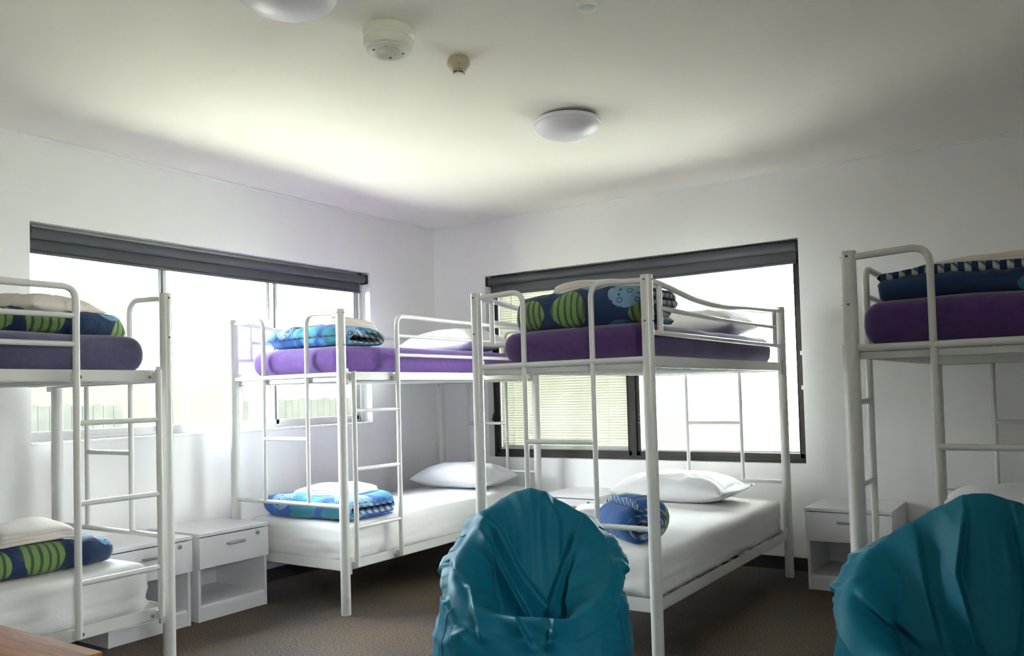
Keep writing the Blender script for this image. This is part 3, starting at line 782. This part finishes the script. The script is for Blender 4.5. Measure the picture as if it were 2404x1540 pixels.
folds2 = [([(-.03, .80), (-.06, .62), (-.02, .45), (.02, .36)], .055, .07),
          ([(.10, .82), (.12, .62), (.10, .45), (.06, .36)], -.055, .07),
          ([(-.16, .72), (-.14, .55), (-.10, .40)], .03, .12), ([(-.32, .58), (-.24, .50), (-.14, .42)], -.045, .08),
          ([(.2, .72), (.22, .5)], -.03, .10)]
beanbag('teal bean bag chair at the right edge with a deep fold down its back', (4.275, -2.80, 0), radians(6), 11, (rimL2, rimR2), folds2, [(0, .365), (60, .385), (90, .385), (135, .37), (180, .36)], 1.03)

# ------------------------------------------------------------------ timber table (lower left corner)
tb = empty('wooden_table', (2.25, -4.93, 0), 0, 'worn brown wooden table in the lower left corner', 'table')
def trel(mb, n, m, **k): return rel(mb.build(n, m, **k), tb)
trel(MB().box(1.36, -5.32, .694, 2.857, -4.562, .72, bev=.003), 'table_top', M['wood'], smooth=30)
trel(MB().box(1.42, -5.26, .62, 2.80, -4.62, .694), 'apron', M['wood_edge'], smooth=0)
for x in (1.42, 2.75):
    for y in (-5.26, -4.67): trel(MB().box(x, y, 0, x+.05, y+.05, .66, bev=.003), 'leg', M['wood_edge'], smooth=30)

# ------------------------------------------------------------------ ceiling fittings
def dome(label, x, y):
    r = empty('ceiling_light', (x, y, H), 0, label, 'ceiling light', None)
    MB().lathe([(0, 0), (.135, 0), (.135, -.022), (0, -.022)], 48).build('base', M['black'], r, smooth=30)
    MB().lathe([(.150, -.012), (.170, -.014), (.176, -.022), (.176, -.038), (.170, -.040), (.150, -.036)], 64).build('rim', M['light_dome'], r, smooth=50)
    pr = [(.172*cos(a*pi/2/12), -.036-.072*sin(a*pi/2/12)) for a in range(13)]
    MB().lathe(pr, 64).build('diffuser', M['light_dome'], r, smooth=180)
dome('round opal ceiling light hanging over the middle of the room', 2.39, -1.80)
dome('round opal ceiling light cut off by the top edge', 2.325, -3.60)
d = empty('sounder_detector', (2.345, -3.115, H), 0, 'large round white ceiling sounder beside the cut off light', 'detector')
MB().lathe([(0, 0), (.098, 0), (.100, -.03), (.094, -.036), (.098, -.042), (.094, -.074), (.085, -.082)], 64).build('housing', M['det_white'], d, smooth=35)
MB().lathe([(.086, -.070), (.086, -.086), (.078, -.090), (.068, -.089), (.060, -.082), (.0, -.082)], 64).build('face_ring', M['det_white'], d, smooth=35)
g = MB()
for k in range(9):
    rr = .006+.0052*k; g.lathe([(rr, -.0822), (rr+.0013, -.0845), (rr+.0026, -.0822)], 48)
g.build('speaker_grille', M['det_white'], d, smooth=60)
sl = MB()
for a in (55, 125, 235, 305): sl.box(-.058*cos(radians(a))-.005, .058*sin(radians(a))-.0022, -.0855, -.058*cos(radians(a))+.005, .058*sin(radians(a))+.0022, -.0825)
part(sl.build('screw_slots', M['bolt'], d), 'dark slots')
d = empty('smoke_detector', (2.405, -2.745, H), 0, 'small yellowed smoke detector between sounder and middle light', 'detector')
MB().lathe([(0, 0), (.040, 0), (.046, -.010), (.049, -.028), (.047, -.034), (.031, -.054), (.029, -.056), (0, -.056)], 48).build('housing', M['det_yellow'], d, smooth=35)
part(MB().lathe([(.024, -.054), (.024, -.066), (0, -.066)], 32).build('sensor_gauze', M['bolt'], d, smooth=35), 'dark sensing gauze')
cg = MB(); cg.lathe([(.029, -.060), (.030, -.0615), (.029, -.063), (.0265, -.0615), (.029, -.060)], 40); cg.lathe([(.0, -.066), (.021, -.066), (.023, -.069), (.021, -.073), (.0, -.0735)], 40)
for k in range(6):
    a = k*pi/3; cg.tube([(.028*cos(a), .028*sin(a), -.055), (.027*cos(a), .027*sin(a), -.069), (.019*cos(a), .019*sin(a), -.070)], .0012, 6)
cg.build('cage', M['det_white'], d)
part(MB().disc((.028, -.033, -.040), (.5, -.6, -.6), .002, .004, 8).build('indicator', M['bolt'], d), 'tiny dark indicator')
d = empty('ceiling_cover', (3.095, -2.87, H), 0, 'small round white ceiling cover plate near the top edge', 'ceiling cover')
MB().lathe([(0, 0), (.028, 0), (.028, -.012), (0, -.012)], 32).build('ceiling_collar', M['black'], d, smooth=35)
MB().lathe([(0, -.010), (.038, -.010), (.039, -.014), (.037, -.030), (.030, -.033), (0, -.034)], 48).build('cover_plate', M['det_white'], d, smooth=35)

# ------------------------------------------------------------------ outside
tag(MB().box(-30, -30, -.35, -.21, 30, -.3).build('grass_lawn', M['grass'], smooth=0), kind='structure')
tag(MB().box(RX+.21, -30, -.35, 30, .21, -.3).build('paved_side_yard', M['grass'], smooth=0), kind='structure')
tag(MB().box(-.21, .21, -.35, 30, 30, -.3).build('grass_verge', M['grass'], smooth=0), kind='structure')
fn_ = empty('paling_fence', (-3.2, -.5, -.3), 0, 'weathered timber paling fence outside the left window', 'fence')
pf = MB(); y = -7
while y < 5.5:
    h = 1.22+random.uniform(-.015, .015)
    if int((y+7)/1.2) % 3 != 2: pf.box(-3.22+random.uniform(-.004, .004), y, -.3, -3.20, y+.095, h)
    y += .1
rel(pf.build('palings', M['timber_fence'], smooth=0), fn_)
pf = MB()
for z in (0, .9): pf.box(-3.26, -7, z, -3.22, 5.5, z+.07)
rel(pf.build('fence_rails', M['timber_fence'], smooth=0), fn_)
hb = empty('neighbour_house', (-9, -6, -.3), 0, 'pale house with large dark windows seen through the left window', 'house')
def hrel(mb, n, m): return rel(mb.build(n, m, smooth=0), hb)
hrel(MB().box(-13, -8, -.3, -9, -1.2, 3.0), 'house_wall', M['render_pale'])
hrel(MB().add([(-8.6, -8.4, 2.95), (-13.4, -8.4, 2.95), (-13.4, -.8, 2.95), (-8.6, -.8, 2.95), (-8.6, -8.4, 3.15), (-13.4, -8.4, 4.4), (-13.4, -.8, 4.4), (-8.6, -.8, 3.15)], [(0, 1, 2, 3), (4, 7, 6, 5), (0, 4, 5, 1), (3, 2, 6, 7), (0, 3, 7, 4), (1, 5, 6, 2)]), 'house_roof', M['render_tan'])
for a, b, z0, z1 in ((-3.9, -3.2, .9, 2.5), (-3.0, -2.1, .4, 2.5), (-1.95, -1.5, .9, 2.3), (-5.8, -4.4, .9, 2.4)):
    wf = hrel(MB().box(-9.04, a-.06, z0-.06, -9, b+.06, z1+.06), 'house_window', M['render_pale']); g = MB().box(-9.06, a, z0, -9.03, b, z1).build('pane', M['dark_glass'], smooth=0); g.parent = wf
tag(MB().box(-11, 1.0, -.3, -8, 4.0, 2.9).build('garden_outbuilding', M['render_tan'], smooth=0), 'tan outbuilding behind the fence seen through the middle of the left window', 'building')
def cordyline(label, x, y, z, h, mat, n, seed):
    rnd = random.Random(seed); r = empty('garden_plant', (x, y, z), 0, label, 'plant')
    rel(MB().tube([(x, y, z), (x+.03, y, z+h*.55)], .02, 8).build('stem', M['trunk']), r)
    mb = MB()
    for k in range(n):
        a = rnd.uniform(0, 2*pi); el = rnd.uniform(.3, 1.4); L_ = rnd.uniform(.3, .5)*h*.45; z0 = z+h*.5*rnd.uniform(.7, 1.05); w = .022
        d = Vector((cos(a)*cos(el), sin(a)*cos(el), sin(el))); sd = Vector((-sin(a), cos(a), 0)); p = Vector((x+.03, y, z0)); pts = []
        for t in (0, .3, .6, .85, 1):
            c = p+d*L_*t-Vector((0, 0, .25*L_*t*t)); ww = w*(.5+1.8*t*(1-t)*1.6)*(1 if t < 1 else .1); pts += [c-sd*ww, c+Vector((0, 0, -.006)), c+sd*ww]
        f_ = []
        for i in range(4): f_ += [(i*3, i*3+1, i*3+4, i*3+3), (i*3+1, i*3+2, i*3+5, i*3+4)]
        mb.add(pts, f_)
    rel(mb.build('leaves', mat, smooth=60), r)
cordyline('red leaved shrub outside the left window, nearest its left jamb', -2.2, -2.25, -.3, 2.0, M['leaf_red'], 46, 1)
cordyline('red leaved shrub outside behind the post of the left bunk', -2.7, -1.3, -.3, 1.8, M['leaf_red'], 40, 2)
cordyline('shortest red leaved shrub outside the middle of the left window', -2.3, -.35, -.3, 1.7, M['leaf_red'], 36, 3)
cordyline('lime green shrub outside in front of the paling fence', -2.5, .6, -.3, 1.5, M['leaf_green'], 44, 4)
for y, l in ((-.1, 'pale verandah post outside the middle of the left window'), (.9, 'pale verandah post outside right part of the left window')):
    tag(MB().box(-4.06, y, -.3, -3.9, y+.16, 3.2).build('verandah_post', M['render_pale'], smooth=0), l, 'post')
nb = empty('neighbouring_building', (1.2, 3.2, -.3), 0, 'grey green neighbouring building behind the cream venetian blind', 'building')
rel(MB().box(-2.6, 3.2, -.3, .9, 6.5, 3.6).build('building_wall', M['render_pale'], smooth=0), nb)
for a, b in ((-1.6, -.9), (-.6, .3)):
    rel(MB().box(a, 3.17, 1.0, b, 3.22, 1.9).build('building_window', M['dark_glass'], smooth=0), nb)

# ------------------------------------------------------------------ light
w = bpy.data.worlds.new('sky'); S.world = w; w.use_nodes = True; nt = w.node_tree
bg = nt.nodes['Background']; tc = nt.nodes.new('ShaderNodeTexCoord'); sx = nt.nodes.new('ShaderNodeSeparateXYZ'); rp = nt.nodes.new('ShaderNodeValToRGB')
nt.links.new(tc.outputs['Generated'], sx.inputs[0]); nt.links.new(sx.outputs['Z'], rp.inputs[0]); nt.links.new(rp.outputs[0], bg.inputs['Color'])
e = rp.color_ramp.elements; e[0].position = 0; e[0].color = (.95, .97, 1.0, 1); e[1].position = 1; e[1].color = (.72, .84, 1.0, 1)
bg.inputs['Strength'].default_value = 12
sun = bpy.data.lights.new('sun', 'SUN'); sun.energy = 16; sun.color = (1, .95, .85); sun.angle = radians(1)
so = bpy.data.objects.new('sun', sun); COL.objects.link(so); so.location = (3, -3, 8)
so.rotation_euler = Vector((-.45, .35, -.82)).to_track_quat('-Z', 'Y').to_euler()
def portal(c, sx_, sy_, d):
    l = bpy.data.lights.new('window_portal', 'AREA'); l.shape = 'RECTANGLE'; l.size = sx_; l.size_y = sy_; l.cycles.is_portal = True
    o = bpy.data.objects.new('window_portal', l); COL.objects.link(o); o.location = c; o.rotation_euler = Vector(d).to_track_quat('-Z', 'Z').to_euler()
portal((-.19, (W1A+W1B)/2, (W1D+W1T)/2), W1B-W1A, W1T-W1D, (1, 0, 0))
portal((RX+.19, -5.55, 1.8), .9, .8, (-1, 0, 0))  # portal for the added fill window
portal(((W2A+W2B)/2, .19, (W2D+W2T)/2), W2B-W2A, W2T-W2D, (0, -1, 0))

# ------------------------------------------------------------------ camera
cd = bpy.data.cameras.new('camera'); co = bpy.data.objects.new('camera', cd); COL.objects.link(co); S.camera = co
F = Vector((-sin(YAW)*cos(PIT), cos(YAW)*cos(PIT), sin(PIT))); R0 = Vector((cos(YAW), sin(YAW), 0)); U0 = R0.cross(F)
R_ = R0*cos(ROL)+U0*sin(ROL); U_ = -R0*sin(ROL)+U0*cos(ROL)
co.matrix_world = Matrix(((R_.x, U_.x, -F.x, CAM.x), (R_.y, U_.y, -F.y, CAM.y), (R_.z, U_.z, -F.z, CAM.z), (0, 0, 0, 1)))
cd.sensor_fit = 'HORIZONTAL'; cd.sensor_width = 36; cd.lens = FPX/2404*36
cd.shift_x = (1202-CX)/2404; cd.shift_y = (CY-770)/2404; cd.clip_start = .05

S.view_settings.view_transform = 'Standard'; S.view_settings.look = 'None'; S.view_settings.gamma = 1
S.view_settings.use_curve_mapping = False; S.view_settings.exposure = 1.95
S.cycles.max_bounces = 10; S.cycles.diffuse_bounces = 6; S.cycles.use_adaptive_sampling = True; S.cycles.adaptive_threshold = .02; S.cycles.transparent_max_bounces = 16
S.cycles.use_denoising = True; S.cycles.sample_clamp_indirect = 12
S.cycles.caustics_reflective = False; S.cycles.caustics_refractive = False
